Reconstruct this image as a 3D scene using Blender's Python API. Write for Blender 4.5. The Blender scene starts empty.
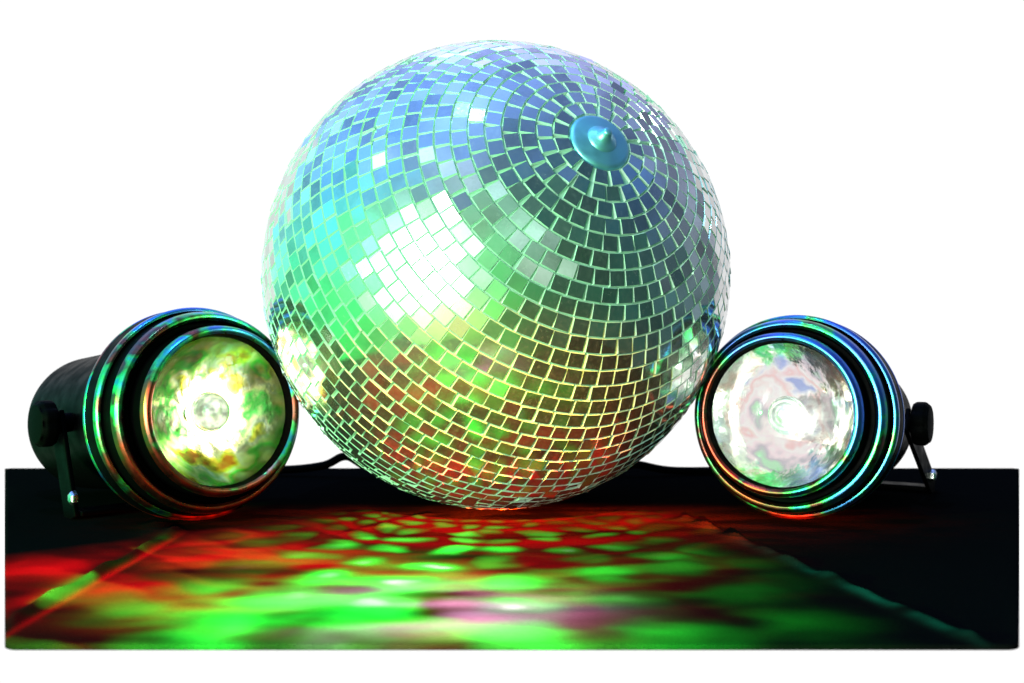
import bpy, bmesh, math, random
from mathutils import Vector, Matrix, Euler
random.seed(7)
S = bpy.context.scene
COL = S.collection
PI = math.pi

# ------------------------------------------------------------------ helpers
def link(name, bm, mats, parent=None, smooth=True, loc=(0, 0, 0)):
    me = bpy.data.meshes.new(name)
    bm.normal_update()
    bm.to_mesh(me); bm.free()
    for m in (mats if isinstance(mats, (list, tuple)) else [mats]):
        me.materials.append(m)
    if smooth:
        for p in me.polygons: p.use_smooth = True
    o = bpy.data.objects.new(name, me)
    COL.objects.link(o)
    o.location = loc
    if parent: o.parent = parent
    return o

def thing(name, label, cat, loc, rotz=0.0, group=None):
    o = bpy.data.objects.new(name, None)
    COL.objects.link(o)
    o.empty_display_size = .05
    o.location = loc; o.rotation_euler = (0, 0, rotz)
    o['label'] = label; o['category'] = cat
    if group: o['group'] = group
    return o

def lathe(bm, prof, n=96, M=Matrix(), sharp=None):
    """prof: list of (r, z); revolved about z, transformed by M."""
    rings = []
    for r, z in prof:
        if r < 1e-6:
            rings.append([bm.verts.new(M @ Vector((0, 0, z)))])
        else:
            rings.append([bm.verts.new(M @ Vector((r*math.cos(2*PI*i/n), r*math.sin(2*PI*i/n), z))) for i in range(n)])
    for a, b in zip(rings, rings[1:]):
        for i in range(n):
            j = (i+1) % n
            if len(a) == 1 and len(b) == 1: continue
            if len(a) == 1: bm.faces.new((a[0], b[j], b[i]))
            elif len(b) == 1: bm.faces.new((a[i], a[j], b[0]))
            else: bm.faces.new((a[i], a[j], b[j], b[i]))
    return rings

def bevel_prof(prof, r=.0008, seg=3):
    """round the corners of a (r,z) polyline"""
    out = [prof[0]]
    for a, b, c in zip(prof, prof[1:], prof[2:]):
        A, B, Cc = Vector(a), Vector(b), Vector(c)
        u, v = (A-B), (Cc-B)
        k = min(r, u.length*.45, v.length*.45)
        p, q = B+u.normalized()*k, B+v.normalized()*k
        for i in range(seg+1):
            t = i/seg
            out.append(tuple(p*(1-t)**2 + B*2*t*(1-t) + q*t*t))
    out.append(prof[-1])
    return out

def tube(bm, pts, r, n=12, M=Matrix()):
    pts = [Vector(p) for p in pts]
    up = Vector((0, 0, 1)); prev = None
    rings = []
    for i, p in enumerate(pts):
        d = (pts[min(i+1, len(pts)-1)] - pts[max(i-1, 0)]).normalized()
        s = d.cross(up)
        if s.length < .1: s = d.cross(Vector((0, 1, 0)))
        s.normalize(); t = s.cross(d)
        rings.append([bm.verts.new(M @ (p + r*(math.cos(2*PI*k/n)*s + math.sin(2*PI*k/n)*t))) for k in range(n)])
    for a, b in zip(rings, rings[1:]):
        for i in range(n):
            j = (i+1) % n
            bm.faces.new((a[i], b[i], b[j], a[j]))
    bm.faces.new(rings[0]); bm.faces.new(list(reversed(rings[-1])))

def spline(ctrl, n=10):
    P = [Vector(c) for c in ctrl]
    P = [P[0]*2-P[1]] + P + [P[-1]*2-P[-2]]
    out = []
    for i in range(1, len(P)-2):
        for k in range(n):
            t = k/n
            a, b, c, d = P[i-1:i+3]
            out.append(.5*((2*b)+(-a+c)*t+(2*a-5*b+4*c-d)*t*t+(-a+3*b-3*c+d)*t**3))
    out.append(P[-2])
    return out

def box(bm, size, M=Matrix(), bev=.001):
    b2 = bmesh.new()
    bmesh.ops.create_cube(b2, size=1, matrix=Matrix.Diagonal((*size, 1)))
    bmesh.ops.bevel(b2, geom=b2.edges[:], offset=bev, segments=2, affect='EDGES', profile=.5)
    vs = {v: bm.verts.new(M @ v.co) for v in b2.verts}
    for f in b2.faces: bm.faces.new([vs[v] for v in f.verts])
    b2.free()

# ---------------------------------------------------- node expression helper
class G:
    """tiny expression builder over a node tree"""
    def __init__(s, tree): s.t = tree; s.n = tree.nodes; s.l = tree.links
    def _in(s, sock, v):
        if isinstance(v, bpy.types.NodeSocket): s.l.new(v, sock)
        elif v is not None: sock.default_value = v
    def m(s, op, a, b=None, c=None, clamp=False):
        n = s.n.new('ShaderNodeMath'); n.operation = op; n.use_clamp = clamp
        for k, v in enumerate((a, b, c)):
            if v is not None: s._in(n.inputs[k], v)
        return n.outputs[0]
    def vm(s, op, a, b=None, scale=None):
        n = s.n.new('ShaderNodeVectorMath'); n.operation = op
        s._in(n.inputs[0], a)
        if b is not None: s._in(n.inputs[1], b)
        if scale is not None: s._in(n.inputs['Scale'], scale)
        return n.outputs['Value'] if op in ('DOT_PRODUCT', 'LENGTH') else n.outputs['Vector']
    def add(s, a, b): return s.m('ADD', a, b)
    def sub(s, a, b): return s.m('SUBTRACT', a, b)
    def mul(s, *a):
        r = a[0]
        for x in a[1:]: r = s.m('MULTIPLY', r, x)
        return r
    def step(s, x, lo, hi):
        n = s.n.new('ShaderNodeMapRange'); n.interpolation_type = 'SMOOTHSTEP'
        flip = lo > hi
        s._in(n.inputs[0], x)
        n.inputs[1].default_value = min(lo, hi); n.inputs[2].default_value = max(lo, hi)
        n.inputs[3].default_value = 1.0 if flip else 0.0
        n.inputs[4].default_value = 0.0 if flip else 1.0
        return n.outputs[0]
    def xyz(s, x, y, z=0.0):
        n = s.n.new('ShaderNodeCombineXYZ')
        for k, v in enumerate((x, y, z)): s._in(n.inputs[k], v)
        return n.outputs[0]
    def noise(s, vec, scale, detail=2.0, rough=.5, color=False):
        n = s.n.new('ShaderNodeTexNoise')
        if vec is not None: s.l.new(vec, n.inputs['Vector'])
        n.inputs['Scale'].default_value = scale; n.inputs['Detail'].default_value = detail
        n.inputs['Roughness'].default_value = rough
        return n.outputs['Color' if color else 'Fac']
    def gauss(s, x, y, cx, cy, sx, sy):
        dx = s.m('DIVIDE', s.sub(x, cx), sx); dy = s.m('DIVIDE', s.sub(y, cy), sy)
        return s.m('EXPONENT', s.mul(s.add(s.mul(dx, dx), s.mul(dy, dy)), -1.0))

def material(name):
    m = bpy.data.materials.new(name); m.use_nodes = True
    m.node_tree.nodes.clear()
    g = G(m.node_tree)
    out = g.n.new('ShaderNodeOutputMaterial')
    return m, g, out

def principled(name, color, metallic=0, rough=.5, spec=.5, bump=None, rough_noise=None, col_noise=None):
    m, g, out = material(name)
    p = g.n.new('ShaderNodeBsdfPrincipled')
    p.inputs['Base Color'].default_value = (*color, 1)
    p.inputs['Metallic'].default_value = metallic
    p.inputs['Roughness'].default_value = rough
    p.inputs['Specular IOR Level'].default_value = spec
    tc = g.n.new('ShaderNodeTexCoord').outputs['Object']
    if rough_noise:
        sc, lo, hi = rough_noise
        mr = g.n.new('ShaderNodeMapRange'); g.l.new(g.noise(tc, sc, 4), mr.inputs[0])
        mr.inputs[1].default_value = .3; mr.inputs[2].default_value = .7
        mr.inputs[3].default_value = lo; mr.inputs[4].default_value = hi
        g.l.new(mr.outputs[0], p.inputs['Roughness'])
    if col_noise:
        sc, c2 = col_noise
        mx = g.n.new('ShaderNodeMix'); mx.data_type = 'RGBA'
        g.l.new(g.step(g.noise(tc, sc, 5, .6), .45, .7), mx.inputs['Factor'])
        mx.inputs[6].default_value = (*color, 1); mx.inputs[7].default_value = (*c2, 1)
        g.l.new(mx.outputs[2], p.inputs['Base Color'])
    if bump:
        sc, st, dist = bump
        b = g.n.new('ShaderNodeBump'); b.inputs['Strength'].default_value = st; b.inputs['Distance'].default_value = dist
        g.l.new(g.noise(tc, sc, 3), b.inputs['Height']); g.l.new(b.outputs[0], p.inputs['Normal'])
    g.l.new(p.outputs[0], out.inputs[0])
    return m

# ------------------------------------------------------------------ camera
CAM_H = .107
cam = bpy.data.cameras.new('camera'); co = bpy.data.objects.new('camera', cam); COL.objects.link(co)
cam.lens = 35; cam.sensor_width = 36; cam.clip_start = .01; cam.clip_end = 50
co.location = (0, 0, CAM_H); co.rotation_euler = (PI/2, 0, 0)
cam.dof.use_dof = True; cam.dof.focus_distance = .54; cam.dof.aperture_fstop = 12
S.camera = co
S.view_settings.view_transform = 'Standard'; S.view_settings.look = 'None'
S.view_settings.exposure = 0; S.view_settings.gamma = 1
S.cycles.max_bounces = 8; S.cycles.glossy_bounces = 6; S.cycles.transparent_max_bounces = 8
S.cycles.sample_clamp_indirect = 12

# ------------------------------------------------- the room: coloured light all round
W = bpy.data.worlds.new('World'); S.world = W; W.use_nodes = True
W.node_tree.nodes.clear()
g = G(W.node_tree)
wout = g.n.new('ShaderNodeOutputWorld'); bg = g.n.new('ShaderNodeBackground')
d = g.vm('NORMALIZE', g.n.new('ShaderNodeTexCoord').outputs['Generated'])
# (direction, colour, strength, half width in degrees): the lamps and lit walls of the room
LOBES = [
    ((-.529, -.848, .033), (1, 1, .97), 34.0, 8.4),
    ((-.54, -.83, .10), (.22, 1, .30), 1.9, 14),
    ((-.55, .05, .83), (.05, .24, 1.0), 1.5, 26),
    ((-.20, .05, .98), (.26, .42, 1.0), 1.0, 22),
    ((-.70, -.45, .55), (.10, .50, .80), .55, 15),
    ((-.95, .06, .33), (.01, .24, .60), .55, 15),
    ((-.985, .10, -.10), (.01, .75, .12), 1.0, 20),
    ((-.90, -.40, .05), (.02, .80, .12), 1.0, 16),
    ((-.82, -.28, -.40), (.01, .62, .04), 1.3, 24),
    ((-.20, -.97, -.12), (.0, .62, .03), 1.7, 16),
    ((-.40, -.80, -.45), (.03, .55, .03), .9, 14),
    ((-.02, -.96, .22), (.03, .62, .20), .8, 12),
    ((.31, -.95, .006), (.80, .95, .88), 1.6, 4.0),
    ((.18, -.94, .28), (.65, .95, .85), 1.5, 4.5),
    ((.02, -.86, .50), (.65, .95, .95), 1.2, 4.5),
    ((.36, -.88, .28), (.65, .95, .85), 1.1, 3.5),
    ((-.251, -.678, .691), (.8, 1, 1), 1.1, 5),
    ((-.45, -.45, .77), (.85, 1, 1), 1.5, 3),
    ((-.70, -.20, .68), (.85, 1, 1), 1.5, 3),
    ((.425, -.66, .60), (.0, .26, .20), .22, 18),
    ((.60, -.11, .79), (.02, .15, .26), .28, 20),
    ((.25, .40, .88), (.22, .34, .75), .6, 18),
    ((-.05, .78, .62), (.58, .54, 1.0), 1.4, 16),
    ((-.62, .62, .48), (.28, .50, 1.0), .9, 18),
    ((-.84, .54, .02), (.15, .75, .35), .8, 18),
    ((.66, .60, .46), (.40, .40, .62), .6, 18),
    ((.85, .52, .05), (.18, .26, .26), .45, 18),
    ((.82, -.10, .56), (.0, .20, .9), .45, 12),
    ((.75, -.62, -.2), (.0, .14, .06), .5, 26),
    ((.88, .28, .38), (.28, .32, .38), .40, 18),
    ((.96, .0, -.06), (.02, .16, .20), .35, 20),
    ((.751, -.20, -.60), (.0, .9, .05), .9, 4),
    ((-.30, -.88, -.36), (1, .20, .10), 1.3, 7),
    ((-.49, -.81, -.28), (1, .75, .08), 1.4, 6),
]
tot = None
for v, c, st, sg in LOBES:
    v = Vector(v).normalized()
    k = 1/(math.radians(sg)**2)
    e = g.m('EXPONENT', g.mul(g.sub(g.vm('DOT_PRODUCT', d, tuple(v)), 1.0), k))
    col = g.vm('SCALE', tuple(x*st for x in c), scale=e)
    tot = col if tot is None else g.vm('ADD', tot, col)
vary = g.add(.40, g.mul(g.step(g.noise(d, 6.0, 3, .6), .36, .64), 1.15))
tot = g.vm('SCALE', tot, scale=vary)
tot = g.vm('ADD', tot, (.012, .018, .018))
g.l.new(tot, bg.inputs['Color']); bg.inputs['Strength'].default_value = 1
g.l.new(bg.outputs[0], wout.inputs[0])

# ------------------------------------------------------------------ materials
def mat_tabletop():
    m, g, out = material('black_cloth')
    tc = g.n.new('ShaderNodeTexCoord').outputs['Object']
    df = g.n.new('ShaderNodeBsdfDiffuse')
    mx = g.n.new('ShaderNodeMix'); mx.data_type = 'RGBA'
    g.l.new(g.noise(tc, 900, 3, .7), mx.inputs['Factor'])
    mx.inputs[6].default_value = (.0014, .0014, .0014, 1); mx.inputs[7].default_value = (.0034, .0034, .0034, 1)
    g.l.new(mx.outputs[2], df.inputs['Color'])
    b = g.n.new('ShaderNodeBump'); b.inputs['Strength'].default_value = .35; b.inputs['Distance'].default_value = .0004
    g.l.new(g.noise(tc, 1400, 2), b.inputs['Height']); g.l.new(b.outputs[0], df.inputs['Normal'])
    g.l.new(df.outputs[0], out.inputs[0])
    return m

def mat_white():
    m, g, out = material('glowing_white')
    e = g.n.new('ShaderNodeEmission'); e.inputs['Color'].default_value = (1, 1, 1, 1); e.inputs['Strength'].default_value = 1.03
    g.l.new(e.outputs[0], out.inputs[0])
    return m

def mat_tile():
    m, g, out = material('mirror_glass')
    tc = g.n.new('ShaderNodeTexCoord').outputs['Object']
    at = g.n.new('ShaderNodeAttribute'); at.attribute_name = 'tile_tint'
    p = g.n.new('ShaderNodeBsdfPrincipled')
    p.inputs['Metallic'].default_value = 1
    dust = g.step(g.noise(tc, 420, 6, .75), .45, .8)
    tint = g.add(.42, g.mul(at.outputs['Fac'], .30))
    g.l.new(g.xyz(tint, tint, tint), p.inputs['Base Color'])
    g.l.new(g.add(.06, g.mul(dust, .10)), p.inputs['Roughness'])
    b = g.n.new('ShaderNodeBump'); b.inputs['Strength'].default_value = .05; b.inputs['Distance'].default_value = .0005
    g.l.new(g.noise(tc, 130, 3), b.inputs['Height']); g.l.new(b.outputs[0], p.inputs['Normal'])
    # a film of fine dust on the glass scatters a little of the light
    df = g.n.new('ShaderNodeBsdfDiffuse'); df.inputs['Color'].default_value = (.44, .44, .38, 1)
    hz = g.n.new('ShaderNodeBsdfGlossy'); hz.inputs['Roughness'].default_value = .38; hz.inputs['Color'].default_value = (.8, .8, .8, 1)  # broad gloss added to spread the highlight as soft glare
    m0 = g.n.new('ShaderNodeMixShader'); m0.inputs[0].default_value = .13
    g.l.new(p.outputs[0], m0.inputs[1]); g.l.new(hz.outputs[0], m0.inputs[2])
    mix = g.n.new('ShaderNodeMixShader')
    g.l.new(g.add(.02, g.mul(dust, .08)), mix.inputs[0])
    g.l.new(m0.outputs[0], mix.inputs[1]); g.l.new(df.outputs[0], mix.inputs[2])
    g.l.new(mix.outputs[0], out.inputs[0])
    return m

M_TABLE = mat_tabletop()
M_WHITE = mat_white()
M_TILE = mat_tile()
M_EDGE = principled('cut_glass_edge', (.48, .66, .56), metallic=.35, rough=.25, spec=.6)
M_GROUT = principled('pale_adhesive', (.22, .40, .30), rough=.26, spec=.9, bump=(500, .4, .0005))
M_CAP = principled('blue_grey_metal_cap', (.16, .42, .54), metallic=.8, rough=.38, rough_noise=(160, .3, .5))
M_STEEL = principled('steel', (.62, .62, .62), metallic=1, rough=.22, rough_noise=(300, .15, .35))
M_BLACK = principled('black_painted_metal', (.0007, .0007, .0008), rough=.42, spec=.012, rough_noise=(90, .34, .55), bump=(900, .15, .0003))
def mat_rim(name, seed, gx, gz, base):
    """worn metal rim: coloured reflections painted into the base, blue through green to red"""
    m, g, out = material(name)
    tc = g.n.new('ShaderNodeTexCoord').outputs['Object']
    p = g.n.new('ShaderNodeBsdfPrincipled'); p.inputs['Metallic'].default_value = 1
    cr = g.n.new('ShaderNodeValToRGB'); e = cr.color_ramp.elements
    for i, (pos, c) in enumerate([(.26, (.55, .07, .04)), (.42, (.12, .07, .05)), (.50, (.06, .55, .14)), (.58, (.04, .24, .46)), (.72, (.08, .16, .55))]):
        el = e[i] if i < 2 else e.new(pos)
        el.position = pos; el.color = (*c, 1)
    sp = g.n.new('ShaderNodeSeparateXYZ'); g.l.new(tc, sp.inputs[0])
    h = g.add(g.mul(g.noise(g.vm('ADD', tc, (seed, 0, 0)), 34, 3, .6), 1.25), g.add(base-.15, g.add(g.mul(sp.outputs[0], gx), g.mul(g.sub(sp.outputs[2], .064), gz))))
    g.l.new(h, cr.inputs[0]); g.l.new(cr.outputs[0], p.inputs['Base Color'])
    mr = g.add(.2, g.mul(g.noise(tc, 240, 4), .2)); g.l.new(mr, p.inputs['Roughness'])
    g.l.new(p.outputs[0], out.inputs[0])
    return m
M_LIP_A = mat_rim('rim_painted_glints_green', 2.0, .3, 1.6, .0)
M_LIP_B = mat_rim('rim_painted_glints_blue', 5.0, 2.2, 2.2, .045)
M_RUBBER = principled('black_rubber', (.0008, .0008, .0008), rough=.6, spec=.015, bump=(1200, .3, .0003))
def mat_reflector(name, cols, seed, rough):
    """silvered bowl; coloured reflections are painted in as a drifting tint"""
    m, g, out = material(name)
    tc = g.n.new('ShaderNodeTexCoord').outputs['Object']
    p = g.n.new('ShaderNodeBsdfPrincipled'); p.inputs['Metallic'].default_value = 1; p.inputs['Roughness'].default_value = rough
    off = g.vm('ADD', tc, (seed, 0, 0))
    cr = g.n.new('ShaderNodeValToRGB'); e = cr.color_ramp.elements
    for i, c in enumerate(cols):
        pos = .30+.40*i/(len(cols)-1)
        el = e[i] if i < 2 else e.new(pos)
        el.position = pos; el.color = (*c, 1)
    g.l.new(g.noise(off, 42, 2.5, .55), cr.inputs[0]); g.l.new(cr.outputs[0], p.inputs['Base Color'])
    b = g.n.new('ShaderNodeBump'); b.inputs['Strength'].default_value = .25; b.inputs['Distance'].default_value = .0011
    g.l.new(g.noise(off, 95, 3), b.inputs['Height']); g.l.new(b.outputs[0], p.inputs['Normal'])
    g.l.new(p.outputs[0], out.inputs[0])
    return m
M_REFL_A = mat_reflector('reflector_painted_light_yellow', [(.75, .25, .06), (.97, .88, .12), (.97, .97, .88), (.97, .95, .6), (.15, .85, .2), (.55, .62, .40), (.97, .95, .9)], 1.3, .16)
M_REFL_B = mat_reflector('reflector_painted_light_pale', [(.45, .52, .85), (.95, .93, .95), (.94, .68, .68), (.97, .96, .95), (.96, .84, .88), (.62, .60, .66), (.55, .90, .62)], 7.7, .11)

def mat_lens():
    m, g, out = material('clear_lens_glass')
    tr = g.n.new('ShaderNodeBsdfTransparent'); tr.inputs['Color'].default_value = (.96, .97, .96, 1)
    gl = g.n.new('ShaderNodeBsdfGlossy'); gl.inputs['Roughness'].default_value = .03
    tc = g.n.new('ShaderNodeTexCoord').outputs['Object']
    fr = g.n.new('ShaderNodeFresnel'); fr.inputs['IOR'].default_value = 1.5
    df = g.n.new('ShaderNodeBsdfDiffuse'); df.inputs['Color'].default_value = (.7, .7, .68, 1)
    mx = g.n.new('ShaderNodeMixShader'); g.l.new(fr.outputs[0], mx.inputs[0])
    g.l.new(tr.outputs[0], mx.inputs[1]); g.l.new(gl.outputs[0], mx.inputs[2])
    m2 = g.n.new('ShaderNodeMixShader')
    g.l.new(g.mul(g.step(g.noise(tc, 700, 5, .8), .60, .72), .35), m2.inputs[0])
    g.l.new(mx.outputs[0], m2.inputs[1]); g.l.new(df.outputs[0], m2.inputs[2])
    g.l.new(m2.outputs[0], out.inputs[0])
    return m
M_LENS = mat_lens()

def mat_bulb(col, st):
    m, g, out = material('bulb_glow')  # glow added to brighten the bowl and lens
    e = g.n.new('ShaderNodeEmission'); e.inputs['Color'].default_value = (*col, 1); e.inputs['Strength'].default_value = st
    g.l.new(e.outputs[0], out.inputs[0])
    return m

# ------------------------------------------------------------------ setting
# blank white background: glowing sheet added behind, glowing block added under the tabletop
bm = bmesh.new()
xs = [-1.35+2.7*i/12 for i in range(13)]; zs = [-1.0+1.85*i/10 for i in range(11)]
rows = [[bm.verts.new((x, 1.6, z)) for x in xs] for z in zs]
for a, b in zip(rows, rows[1:]):
    for i in range(12): bm.faces.new((a[i], a[i+1], b[i+1], b[i]))
o = link('added_backdrop', bm, M_WHITE); o['kind'] = 'structure'
bm = bmesh.new()
fr = [(-.172, .3550), (.172, .3550), (.40, .80), (-.40, .80)]
top = [bm.verts.new((x, y, -.0024)) for x, y in fr]; bot = [bm.verts.new((x, y, -1.0)) for x, y in fr]
bm.faces.new(top); bm.faces.new(list(reversed(bot)))
for i in range(4):
    j = (i+1) % 4
    bm.faces.new((top[i], bot[i], bot[j], top[j]))
o = link('added_plinth', bm, M_WHITE, smooth=False); o['kind'] = 'structure'

# ------------------------------------------------------------------ tabletop
def seg_d(x, y, ax, ay, bx, by):
    vx, vy = bx-ax, by-ay
    t = max(0, min(1, ((x-ax)*vx+(y-ay)*vy)/(vx*vx+vy*vy)))
    return math.hypot(x-ax-vx*t, y-ay-vy*t), t
from mathutils import noise as mn
def fold(x, y):
    z = 0
    dd, t = seg_d(x, y, -.191, .372, -.188, .560)
    z += .0034*math.exp(-(dd/.0034)**2)*(.8+.9*mn.noise(Vector((y*40, 0, 3))))
    dd, t = seg_d(x, y, -.196, .555, -.205, .575)
    z += .003*math.exp(-(dd/.010)**2)
    dd, t = seg_d(x, y, .105, .60, .168, .345)
    z += .0036*math.exp(-(dd/.0036)**2)*(.7+.8*mn.noise(Vector((y*55, 5, 3))))
    dd, t = seg_d(x, y, -.052, .615, -.092, .550)
    z += .0016*math.exp(-(dd/.004)**2)
    z += .0007*mn.noise(Vector((x*9, y*7, 1)))+.0005*mn.noise(Vector((x*28, y*16, 6)))
    near = max(0, math.exp(-((math.hypot(x+.01, y-.661))/.05)**2))
    return z*(1-near)
Y0, Y1 = .3515, .841
ys = []
NY, NX = 230, 260
for j in range(8): ys.append(Y0 + .0040*(1-math.cos(PI/2*j/8)))
for j in range(NY+1): ys.append(Y0+.0040 + (Y1-Y0-.0040)*(j/NY)**1.35)
bm = bmesh.new()
grid = []
for y in ys:
    hw = .5095*y
    if y < Y0+.0040:
        q = (Y0+.0040-y)/.0040
        hw -= .0040*(1-math.sqrt(max(0, 1-q*q)))
    if y > Y1-.006:
        q = (y-(Y1-.006))/.006
        hw -= .006*(1-math.sqrt(max(0, 1-q*q)))
    row = []
    for i in range(NX+1):
        u = -1+2*i/NX
        x = u*hw
        edge = min(1, (1-abs(u))/.02, (y-Y0)/.006+.001, (Y1-y)/.006+.001)
        row.append(bm.verts.new((x, y, fold(x, y)*max(0, edge))))
    grid.append(row)
for a, b in zip(grid, grid[1:]):
    for i in range(NX): bm.faces.new((a[i], a[i+1], b[i+1], b[i]))
loop = [r for r in grid[0]] + [r[-1] for r in grid[1:]] + list(reversed(grid[-1]))[1:] + [r[0] for r in reversed(grid[1:-1])]
low = [bm.verts.new((v.co.x, v.co.y, -.0020)) for v in loop]
for i in range(len(loop)):
    j = (i+1) % len(loop)
    bm.faces.new((loop[i], low[i], low[j], loop[j]))
o = link('tabletop', bm, M_TABLE)
o['label'] = 'black cloth-covered tabletop with raised creases, splashed with green and red light spots'
o['category'] = 'tabletop'

# ------------------------------------------------------------------ mirror ball
R = .1479
BC = Vector((-.0098, .6445, R))
ball = thing('disco_ball', 'large mirrored disco ball tilted towards the viewer between two black spotlights', 'disco ball', (BC.x, BC.y, 0))
pole = Vector((.384, -.812, .44)).normalized()
Q = Vector((0, 0, 1)).rotation_difference(pole).to_matrix().to_4x4()
MB = Matrix.Translation((0, 0, R)) @ Q
bm = bmesh.new()
bmesh.ops.create_uvsphere(bm, u_segments=128, v_segments=80, radius=R-.0017, matrix=MB)
link('ball_core', bm, M_GROUT, ball)
PITCH = PI/52
CAPA = .121
bm = bmesh.new()
tint = []
nrows = int(round((PI-2*CAPA)/PITCH)); pa = (PI-2*CAPA)/nrows
T = .0016
for k in range(nrows):
    al = CAPA+pa*(k+.5)
    n = max(6, int(round(2*PI*math.sin(al)/(PITCH*1.06))))
    ph = random.random()*2*PI
    w = 2*PI*math.sin(al)/n
    for i in range(n):
        th = ph+2*PI*i/n+random.gauss(0, .0018)/math.sin(al)
        nrm = Vector((math.sin(al)*math.cos(th), math.sin(al)*math.sin(th), math.cos(al)))
        e1 = Vector((-math.sin(th), math.cos(th), 0)); e2 = nrm.cross(e1)
        jit = .018 if random.random() < .80 else .065
        nn = (nrm + e1*random.gauss(0, jit)+e2*random.gauss(0, jit)).normalized()
        e1 = (e1-nn*e1.dot(nn)).normalized(); e2 = nn.cross(e1)
        ro = random.gauss(0, .025)
        e1, e2 = e1*math.cos(ro)+e2*math.sin(ro), e2*math.cos(ro)-e1*math.sin(ro)
        tight = math.sin(max(.05, al-pa*.5 if al < PI/2 else al+pa*.5))/math.sin(al)
        hw = w*R*.5*random.uniform(.94, .965); hh = pa*R*.5*random.uniform(.935, .96)
        wt = hw*(1 if n > 26 else .96)
        c = nrm*(R-.0003)
        # small pole rows are trimmed to trapezoids as on the real ball
        kk = (math.sin(al-pa*.5)/math.sin(al) if n < 22 else 1, math.sin(al+pa*.5)/math.sin(al) if n < 22 else 1)
        # e2 = nn x e1 points towards the pole or away: sort by height
        s = 1 if (e2.z > 0) else -1
        ktop, kbot = kk
        lo = []; hi = []
        bv = .0004
        for sx, sy in ((-1, -1), (1, -1), (1, 1), (-1, 1)):
            kf = ktop if sy*s > 0 else kbot
            x, y = sx*wt*min(1, kf), sy*hh
            hi.append(bm.verts.new(MB @ (c+e1*(x-sx*bv)+e2*(y-sy*bv))))
            lo.append(bm.verts.new(MB @ (c+e1*x+e2*y-nn*T)))
        f = bm.faces.new(hi); f.material_index = 0
        fs = [f]
        for q in range(4):
            r_ = (q+1) % 4
            f2 = bm.faces.new((lo[q], lo[r_], hi[r_], hi[q])); f2.material_index = 1
            fs.append(f2)
        tint += [random.random()]*5
me_bm = bm
o = link('mirror_tiles', bm, [M_TILE, M_EDGE], ball, smooth=False)
att = o.data.attributes.new('tile_tint', 'FLOAT', 'FACE')
att.data.foreach_set('value', tint)
# pole caps and hanging stub
bm = bmesh.new()
rc = R*math.sin(CAPA)*.97
zc = R*math.cos(CAPA)
prof = bevel_prof([(rc, zc-.003), (rc, zc-.0002), (rc*.90, zc+.0008), (rc*.5, zc+.0022), (.006, zc+.0030), (0, zc+.0030)], .0008)
lathe(bm, prof, 64, MB)
cap = link('pole_cap', bm, M_CAP, ball)
bm = bmesh.new()
lathe(bm, bevel_prof([(.0085, zc+.0022), (.0076, zc+.0032), (.0046, zc+.0050), (.0028, zc+.0074), (.0023, zc+.0094), (.0, zc+.0100)], .0012), 32, MB)
link('hanging_stub', bm, M_CAP, cap)
bm = bmesh.new()
lathe(bm, [(rc, -(zc-.003)), (rc, -(zc+.0012)), (0, -(zc+.003))], 64, MB)
link('pole_cap', bm, M_CAP, ball)

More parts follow.
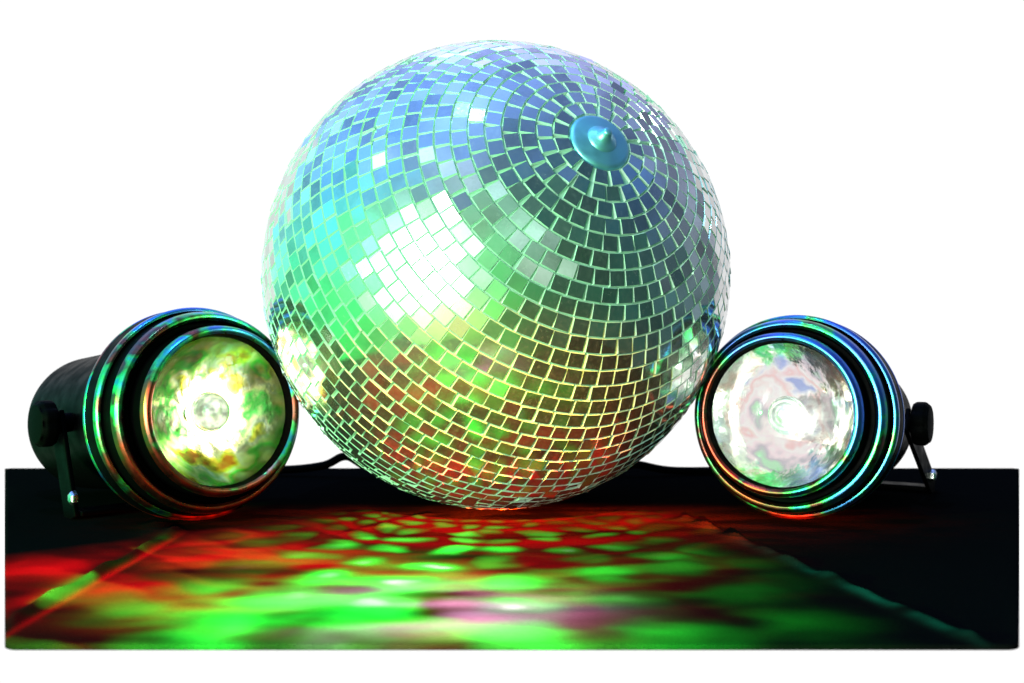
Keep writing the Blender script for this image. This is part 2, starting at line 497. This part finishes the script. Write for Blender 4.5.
# ------------------------------------------------------------------ spotlights
RB = .0637           # outer bezel radius
def spotlight(label, loc, yaw, foot, length, bulb_mat, refl, lip, tip, seed):
    t = thing('spotlight', label, 'spotlight', loc, yaw, 'pinspot lamps beside the disco ball')
    rnd = random.Random(seed)
    pitch = math.radians(5.5)
    # local frame: z' of the lathe = forward = -y of the thing; nose raised by pitch
    A = Matrix.Translation((0, 0, RB)) @ Matrix.Rotation(PI/2, 4, 'X') @ Matrix.Rotation(pitch, 4, 'X').inverted()
    fz = lambda P: [(r, -.0115+(z+.0115)*1.45 if z > -.0115 else z) for r, z in P]
    # body
    bm = bmesh.new()
    rb = .0465
    lathe(bm, bevel_prof([(0, -length), (rb*.55, -length), (rb*.60, -length+.001), (rb*.86, -length+.004), (rb, -length+.018),
          (rb, -.045), (rb+.002, -.043), (rb+.002, -.038), (rb, -.036), (rb+.003, -.022), (RB-.003, -.010)], .0015), 96, A)
    link('body', bm, M_BLACK, t)
    # bezel: stepped rings narrowing towards the lens
    bm = bmesh.new()
    pr = [(rb+.001, -.0145), (RB-.004, -.014), (RB, -.0115), (RB, -.001), (RB-.0008, .0002), (.0600, .0004), (.0598, .0060), (.0594, .0085),
          (.0570, .0100), (.0540, .0100), (.0535, .0075), (.0500, .0078), (.0498, .0165), (.0495, .0190), (.0470, .0200), (.0450, .0195), (.0442, .0150), (.0440, .0100)]
    lathe(bm, bevel_prof(fz(pr), .0010, 4), 128, A)
    bz = link('bezel', bm, M_BLACK, t)
    # worn lips with painted glints on the steps, one narrow at the back and two broad ones in front
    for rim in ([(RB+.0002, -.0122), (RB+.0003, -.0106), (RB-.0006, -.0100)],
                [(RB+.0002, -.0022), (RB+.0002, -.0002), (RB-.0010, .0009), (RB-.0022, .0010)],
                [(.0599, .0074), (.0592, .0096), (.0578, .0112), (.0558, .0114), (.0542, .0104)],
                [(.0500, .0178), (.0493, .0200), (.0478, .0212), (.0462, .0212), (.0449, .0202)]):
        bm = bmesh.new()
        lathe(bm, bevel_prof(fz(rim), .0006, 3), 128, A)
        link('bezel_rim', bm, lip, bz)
    A0 = A; A = A @ Matrix.Translation((0, 0, .0175))
    # reflector bowl with shallow facets
    bm = bmesh.new()
    nr, ns = 14, 64
    rings = []
    for a in range(nr+1):
        rr = .008+(.0438-.008)*a/nr
        z = -.026+.036*(rr/.0438)**2
        ring = []
        for b in range(ns):
            an = 2*PI*b/ns
            dz = rnd.uniform(-.0002, .0002)+.00010*(rr/.0438)*(1 if (b//2) % 2 else -1)
            ring.append(bm.verts.new(A @ Vector((rr*math.cos(an), rr*math.sin(an), z+dz))))
        rings.append(ring)
    for a, b in zip(rings, rings[1:]):
        for i in range(ns):
            j = (i+1) % ns
            bm.faces.new((a[i], a[j], b[j], b[i]))
    bm.faces.new(list(reversed(rings[0])))
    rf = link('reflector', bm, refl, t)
    # bulb: stem, glowing glass capsule and the silvered cap in front of it
    bm = bmesh.new()
    lathe(bm, [(.0055, -.027), (.0055, -.016), (0, -.016)], 32, A)
    link('bulb_stem', bm, M_STEEL, rf)
    bm = bmesh.new()
    lathe(bm, bevel_prof([(0, -.0165), (.0085, -.016), (.0108, -.010), (.0100, -.0035), (.0, -.0020)], .001), 32, A)
    link('bulb', bm, bulb_mat, rf)
    bm = bmesh.new()
    lathe(bm, [(.0114*math.cos(a), -.0015+.0095*math.sin(a)) for a in [PI/2*i/14 for i in range(15)]], 48, A)
    lathe(bm, [(.0114, -.0015), (.0120, -.0022), (.0120, -.0034), (.0106, -.0034)], 48, A)
    link('bulb_tip', bm, tip, rf)
    # lens
    bm = bmesh.new()
    lathe(bm, [(.0441*math.sin(a)/math.sin(.42), .0115+.0441/math.sin(.42)*(math.cos(a)-math.cos(.42))) for a in [.42*(1-i/20) for i in range(21)]], 96, A)
    link('lens', bm, M_LENS, t)
    A = A0
    # yoke: two arms from the side pivots sloping back to the table, cross bar, knobs
    zp = -.075
    piv = A @ Vector((0, 0, zp))
    foot_y = piv.y+foot
    bm = bmesh.new()
    for s in (-1, 1):
        a = Vector((s*(rb+.0075), piv.y, piv.z)); b = Vector((s*(rb+.0075), foot_y, .0045))
        dv = b-a
        ang = math.atan2(dv.z, dv.y)
        Mx = Matrix.Translation((a+b)/2) @ Matrix.Rotation(ang, 4, 'X')
        box(bm, (.003, dv.length+.012, .017), Mx, .0008)
    box(bm, (2*(rb+.0075)-.0035, .016, .003), Matrix.Translation((0, foot_y-.004, .0035)), .0008)
    yk = link('yoke', bm, M_BLACK, t, smooth=False)
    for s in (-1, 1):
        K = Matrix.Translation((s*(rb+.009), piv.y, piv.z)) @ Matrix.Rotation(s*PI/2, 4, 'Y')
        bm = bmesh.new()
        pr = bevel_prof([(.006, -.009), (.006, .002), (.0135, .002), (.0145, .004), (.0145, .0095), (.012, .0125), (0, .0130)], .001)
        rings = lathe(bm, pr, 48, K)
        for ring in rings:
            if len(ring) == 48:
                for i, v in enumerate(ring):
                    loc_ = K.inverted() @ v.co
                    if math.hypot(loc_.x, loc_.y) > .0125:
                        k = 1-.07*(1 if i % 6 in (0, 1) else 0)
                        v.co = K @ Vector((loc_.x*k, loc_.y*k, loc_.z))
        link('knob', bm, M_RUBBER, yk)
    # chrome bolt at the foot of the yoke
    for s in (-1, 1):
        bm = bmesh.new()
        K = Matrix.Translation((s*(rb+.0092), foot_y-.010, .0135)) @ Matrix.Rotation(s*PI/2, 4, 'Y')
        lathe(bm, bevel_prof([(.0042, -.0005), (.0042, .002), (.003, .0032), (0, .0034)], .0006), 6, K)
        link('bolt', bm, M_STEEL, yk, smooth=False)
    return t, A

def mat_tip(name, glow, tint):
    # frosted glass tip with a glow put into its material, darker towards its edge
    m, g, out = material(name)
    p = g.n.new('ShaderNodeBsdfPrincipled'); p.inputs['Base Color'].default_value = (.7, .72, .7, 1)
    p.inputs['Roughness'].default_value = .12; p.inputs['Metallic'].default_value = .7
    tc = g.n.new('ShaderNodeTexCoord').outputs['Object']
    lw = g.n.new('ShaderNodeLayerWeight'); lw.inputs['Blend'].default_value = .35
    k = g.mul(g.step(lw.outputs['Facing'], .75, .15), g.add(.35, g.step(g.noise(tc, 120, 2), .38, .62)), glow)
    p.inputs['Emission Color'].default_value = (*tint, 1)
    g.l.new(k, p.inputs['Emission Strength'])
    g.l.new(p.outputs[0], out.inputs[0])
    return m
M_TIP_A = mat_tip('frosted_bulb_tip_warm', .9, (.95, 1, .8))
M_TIP_B = mat_tip('frosted_bulb_tip_cool', .3, (.9, 1, .97))
M_BULB_A = mat_bulb((1, .95, .70), 10.0)
M_BULB_B = mat_bulb((1, .96, .95), .95)
def place(px_c, d, yaw): return ((px_c-512)/995.6*d, d, 0)
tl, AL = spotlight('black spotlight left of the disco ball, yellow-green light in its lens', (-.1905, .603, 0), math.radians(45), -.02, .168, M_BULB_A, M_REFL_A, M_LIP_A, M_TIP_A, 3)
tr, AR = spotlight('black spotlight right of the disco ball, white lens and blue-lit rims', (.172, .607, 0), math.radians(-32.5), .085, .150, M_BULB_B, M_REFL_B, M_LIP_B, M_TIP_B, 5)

def cable(t, A, length, ctrl_world):
    inv = (Matrix.Translation(t.location) @ Matrix.Rotation(t.rotation_euler.z, 4, 'Z') @ Matrix.Scale(t.scale.x, 4)).inverted()
    st = A @ Vector((0, 0, -length+.002)); en = A @ Vector((0, 0, -length-.018))
    ctrl = [st, en] + [inv @ Vector(c) for c in ctrl_world]
    bm = bmesh.new()
    tube(bm, spline(ctrl, 12), .0032, 12)
    c = link('power_cable', bm, M_RUBBER, t)
    bm = bmesh.new()
    lathe(bm, bevel_prof([(.008, -length+.001), (.008, -length-.006), (.0055, -length-.008), (.0045, -length-.016), (0, -length-.0165)], .0008), 24, A)
    link('cable_gland', bm, M_RUBBER, t)
tr.scale = (.965,)*3
cable(tl, AL, .168, [(-.335, .790, .012), (-.27, .805, .0045), (-.19, .795, .0045), (-.150, .785, .009), (-.130, .780, .017), (-.110, .785, .007), (-.07, .80, .0045), (-.02, .79, .0045)])
cable(tr, AR, .150, [(.25, .785, .010), (.20, .800, .0045), (.13, .79, .0045), (.098, .785, .010), (.085, .79, .006), (.05, .80, .0045), (.0, .81, .0045)])

# ------------------------------------------------------------------ lamps
# added lamp above the table front, green and red spots painted into its beam
LX, LY, LZ = -.02, -.12, .52
def added_pattern_light():
    L = bpy.data.lights.new('added_pattern_light', 'POINT'); L.energy = 1; L.shadow_soft_size = .0
    o = bpy.data.objects.new('added_pattern_light', L); COL.objects.link(o); o.location = (LX, LY, LZ)
    L.use_nodes = True
    g = G(L.node_tree); L.node_tree.nodes.clear()
    out = g.n.new('ShaderNodeOutputLight'); em = g.n.new('ShaderNodeEmission')
    n = g.vm('NORMALIZE', g.n.new('ShaderNodeTexCoord').outputs['Normal'])
    sp = g.n.new('ShaderNodeSeparateXYZ'); g.l.new(n, sp.inputs[0])
    nz = g.m('MAXIMUM', g.mul(sp.outputs[2], -1.0), .001)
    x = g.add(g.mul(g.m('DIVIDE', sp.outputs[0], nz), LZ), LX)
    y = g.add(g.mul(g.m('DIVIDE', sp.outputs[1], nz), LZ), LY)
    down = g.step(sp.outputs[2], -.05, -.15)
    P = g.xyz(x, y)
    # wobble
    wob = g.vm('SCALE', g.vm('SUBTRACT', g.noise(P, 22, 2, .5, color=True), (.5, .5, .5)), scale=.040)
    P2 = g.vm('ADD', P, wob)
    s2 = g.n.new('ShaderNodeSeparateXYZ'); g.l.new(P2, s2.inputs[0])
    dx = g.sub(s2.outputs[0], -.010); dy = g.sub(.675, s2.outputs[1])
    rho = g.m('SQRT', g.add(g.mul(dx, dx), g.mul(dy, dy)))
    th = g.m('ARCTAN2', dx, dy)
    lr = g.m('LOGARITHM', g.m('MAXIMUM', rho, .005), math.e)
    uv = g.xyz(g.mul(th, 5.4), g.mul(lr, 6.0))
    def vor(vec, rnd):
        v = g.n.new('ShaderNodeTexVoronoi'); v.voronoi_dimensions = '2D'; v.feature = 'SMOOTH_F1'; v.inputs['Smoothness'].default_value = .45
        v.inputs['Scale'].default_value = 1; v.inputs['Randomness'].default_value = rnd
        g.l.new(vec, v.inputs['Vector']); return v
    v1 = vor(uv, .36)
    dist = v1.outputs['Distance']
    cs = g.n.new('ShaderNodeSeparateColor'); g.l.new(v1.outputs['Color'], cs.inputs[0])
    cell = g.add(.45, g.mul(cs.outputs[0], .9))
    soft = g.step(rho, .15, .27)
    spot = g.add(g.mul(g.step(dist, .48, .10), g.sub(1.0, soft)), g.mul(g.step(dist, .62, .0), soft, .85))
    drift = g.noise(g.xyz(g.mul(x, 13.0), g.mul(y, 24.0), 3.0), 1.0, 2, .5)
    drift2 = g.noise(g.xyz(g.mul(x, 8.0), g.mul(y, 20.0), 9.0), 1.0, 2, .5)
    spot = g.add(g.mul(spot, g.add(.25, g.mul(g.step(drift, .32, .60), .95))), g.mul(soft, g.step(drift, .42, .68), .60))
    core = g.step(dist, .22, .02)
    big = g.noise(P, 9, 3, .55)
    streak = g.noise(g.xyz(g.mul(th, .9), g.mul(lr, 7.0)), 1.0, 2, .5)
    # where each colour falls
    gE = g.add(g.add(g.mul(g.gauss(x, y, -.045, .44, .071, .125), 2.4), g.mul(g.gauss(x, y, -.085, .37, .06, .05), .9)),
               g.add(g.mul(g.gauss(x, y, .05, .46, .05, .11), .22), g.mul(g.gauss(x, y, -.191, .48, .006, .10), .9)))
    rE = g.add(g.add(g.mul(g.gauss(x, y, -.175, .47, .085, .085), 1.15), g.mul(g.gauss(x, y, -.03, .55, .11, .08), .55)),
               g.add(g.mul(g.gauss(x, y, -.02, .41, .05, .06), .6), g.add(g.mul(g.gauss(x, y, .06, .615, .06, .05), .35), g.mul(g.gauss(x, y, .0, .605, .085, .022), .55))))
    seam = g.gauss(x, y, -.189, .48, .009, .30)
    rE = g.mul(rE, g.sub(1.0, g.mul(seam, .9)), g.step(drift2, .28, .58))
    lim = g.mul(g.step(y, .655, .62), down)
    bnd = g.sub(y, g.add(.655, g.mul(g.m('MINIMUM', g.add(x, .08), 0.0), .85)))
    lim = g.mul(lim, g.step(bnd, .0, -.045))
    rb_ = g.sub(x, g.add(.235, g.mul(y, -.22)))
    lim = g.mul(lim, g.add(.12, g.mul(g.step(rb_, .03, -.03), .88)))
    near_l = g.step(x, -.20, -.10)      # spots merge into streaks on the left
    spot = g.add(g.mul(spot, near_l), g.mul(g.sub(1.0, near_l), g.mul(g.step(streak, .48, .66), .8)))
    tb = (BC-Vector((LX, LY, LZ))); ca = math.cos(math.asin(R/tb.length))
    inside = g.step(g.vm('DOT_PRODUCT', n, tuple(tb.normalized())), ca-.0004, ca+.0006)
    off = g.add(.012, g.mul(g.step(g.vm('DOT_PRODUCT', n, tuple(tb.normalized())), ca+.0006, ca-.0004), .988))
    lim = g.mul(lim, off)
    gr = g.mul(spot, gE, cell, g.add(.35, g.mul(g.step(big, .3, .6), .9)))
    rd = g.mul(g.add(.30, g.mul(g.step(dist, .25, .6), .55)), rE, g.add(.35, g.mul(g.step(streak, .35, .62), .9)))
    wh = g.mul(core, g.gauss(x, y, -.025, .44, .05, .06), g.step(cs.outputs[1], .35, .8), 1.1)
    pk = g.mul(g.gauss(x, y, -.030, .402, .040, .026), g.step(drift2, .36, .60), 1.5)
    bl = g.add(wh, pk)
    hem_light = g.gauss(g.sub(x, g.add(.105, g.mul(g.sub(.60, y), .247))), y, .0, .41, .0032, .085)  # strip of light painted along the crease so its ridge seems lit
    hem_light = g.mul(hem_light, g.step(g.noise(g.xyz(0.0, g.mul(y, 30.0), 2.0), 1.0, 2), .38, .62), .16)
    redline = g.mul(g.gauss(x, y, -.1835, .48, .0020, .10), .45)
    gr = g.add(gr, hem_light); rd = g.add(rd, redline)
    r = g.add(rd, g.add(bl, g.mul(gr, .02)))
    gg = g.add(gr, g.add(wh, g.mul(pk, .55)))
    b = g.add(g.add(bl, g.mul(gr, .045)), g.add(g.mul(rd, .005), g.mul(hem_light, .5)))
    tbn = tb.normalized(); dn = tbn.cross(Vector((1, 0, 0))).normalized(); dn = dn if dn.z < 0 else -dn
    low = g.mul(inside, g.step(g.vm('DOT_PRODUCT', n, tuple(dn)), .10, .172))  # gold wash added on the ball's lower half
    col = g.vm('ADD', g.vm('SCALE', g.xyz(r, gg, b), scale=lim), g.vm('SCALE', (.0200, .0090, .0004), scale=low))
    g.l.new(col, em.inputs['Color'])
    em.inputs['Strength'].default_value = 13500
    g.l.new(em.outputs[0], out.inputs[0])
added_pattern_light()

# added low red lamp, its beam shaped to reach the foot of the ball
def added_foot_light():
    fx, fy, fz_ = .02, -.10, .075
    L = bpy.data.lights.new('added_red_light', 'POINT'); L.energy = 1; L.shadow_soft_size = .0
    o = bpy.data.objects.new('added_red_light', L); COL.objects.link(o); o.location = (fx, fy, fz_)
    L.use_nodes = True
    g = G(L.node_tree); L.node_tree.nodes.clear()
    out = g.n.new('ShaderNodeOutputLight'); em = g.n.new('ShaderNodeEmission')
    sp = g.n.new('ShaderNodeSeparateXYZ'); g.l.new(g.vm('NORMALIZE', g.n.new('ShaderNodeTexCoord').outputs['Normal']), sp.inputs[0])
    nz = g.m('MAXIMUM', g.mul(sp.outputs[2], -1.0), .0005)
    x = g.add(g.mul(g.m('DIVIDE', sp.outputs[0], nz), fz_), fx)
    y = g.add(g.mul(g.m('DIVIDE', sp.outputs[1], nz), fz_), fy)
    k = g.mul(g.gauss(x, y, .01, .60, .12, .045), g.step(y, .665, .625), g.step(sp.outputs[2], -.03, -.06))
    k = g.mul(k, g.add(.25, g.step(g.noise(g.xyz(g.mul(x, 22.0), g.mul(y, 60.0), 4.0), 1.0, 2), .35, .65)))
    g.l.new(g.vm('SCALE', (1, .035, .0), scale=k), em.inputs['Color'])
    em.inputs['Strength'].default_value = 12000
    g.l.new(em.outputs[0], out.inputs[0])
added_foot_light()

def fill_lamp(name, loc, col, power):  # added unseen fill lamps that colour the ball's joints
    L = bpy.data.lights.new(name, 'POINT'); L.color = col; L.energy = power; L.shadow_soft_size = .015
    o = bpy.data.objects.new(name, L); COL.objects.link(o); o.location = loc
fill_lamp('added_green_fill', (-1.0, -.05, .22), (.06, 1, .14), 95)
fill_lamp('added_blue_fill', (-.25, .20, 1.5), (.30, .60, 1), 30)
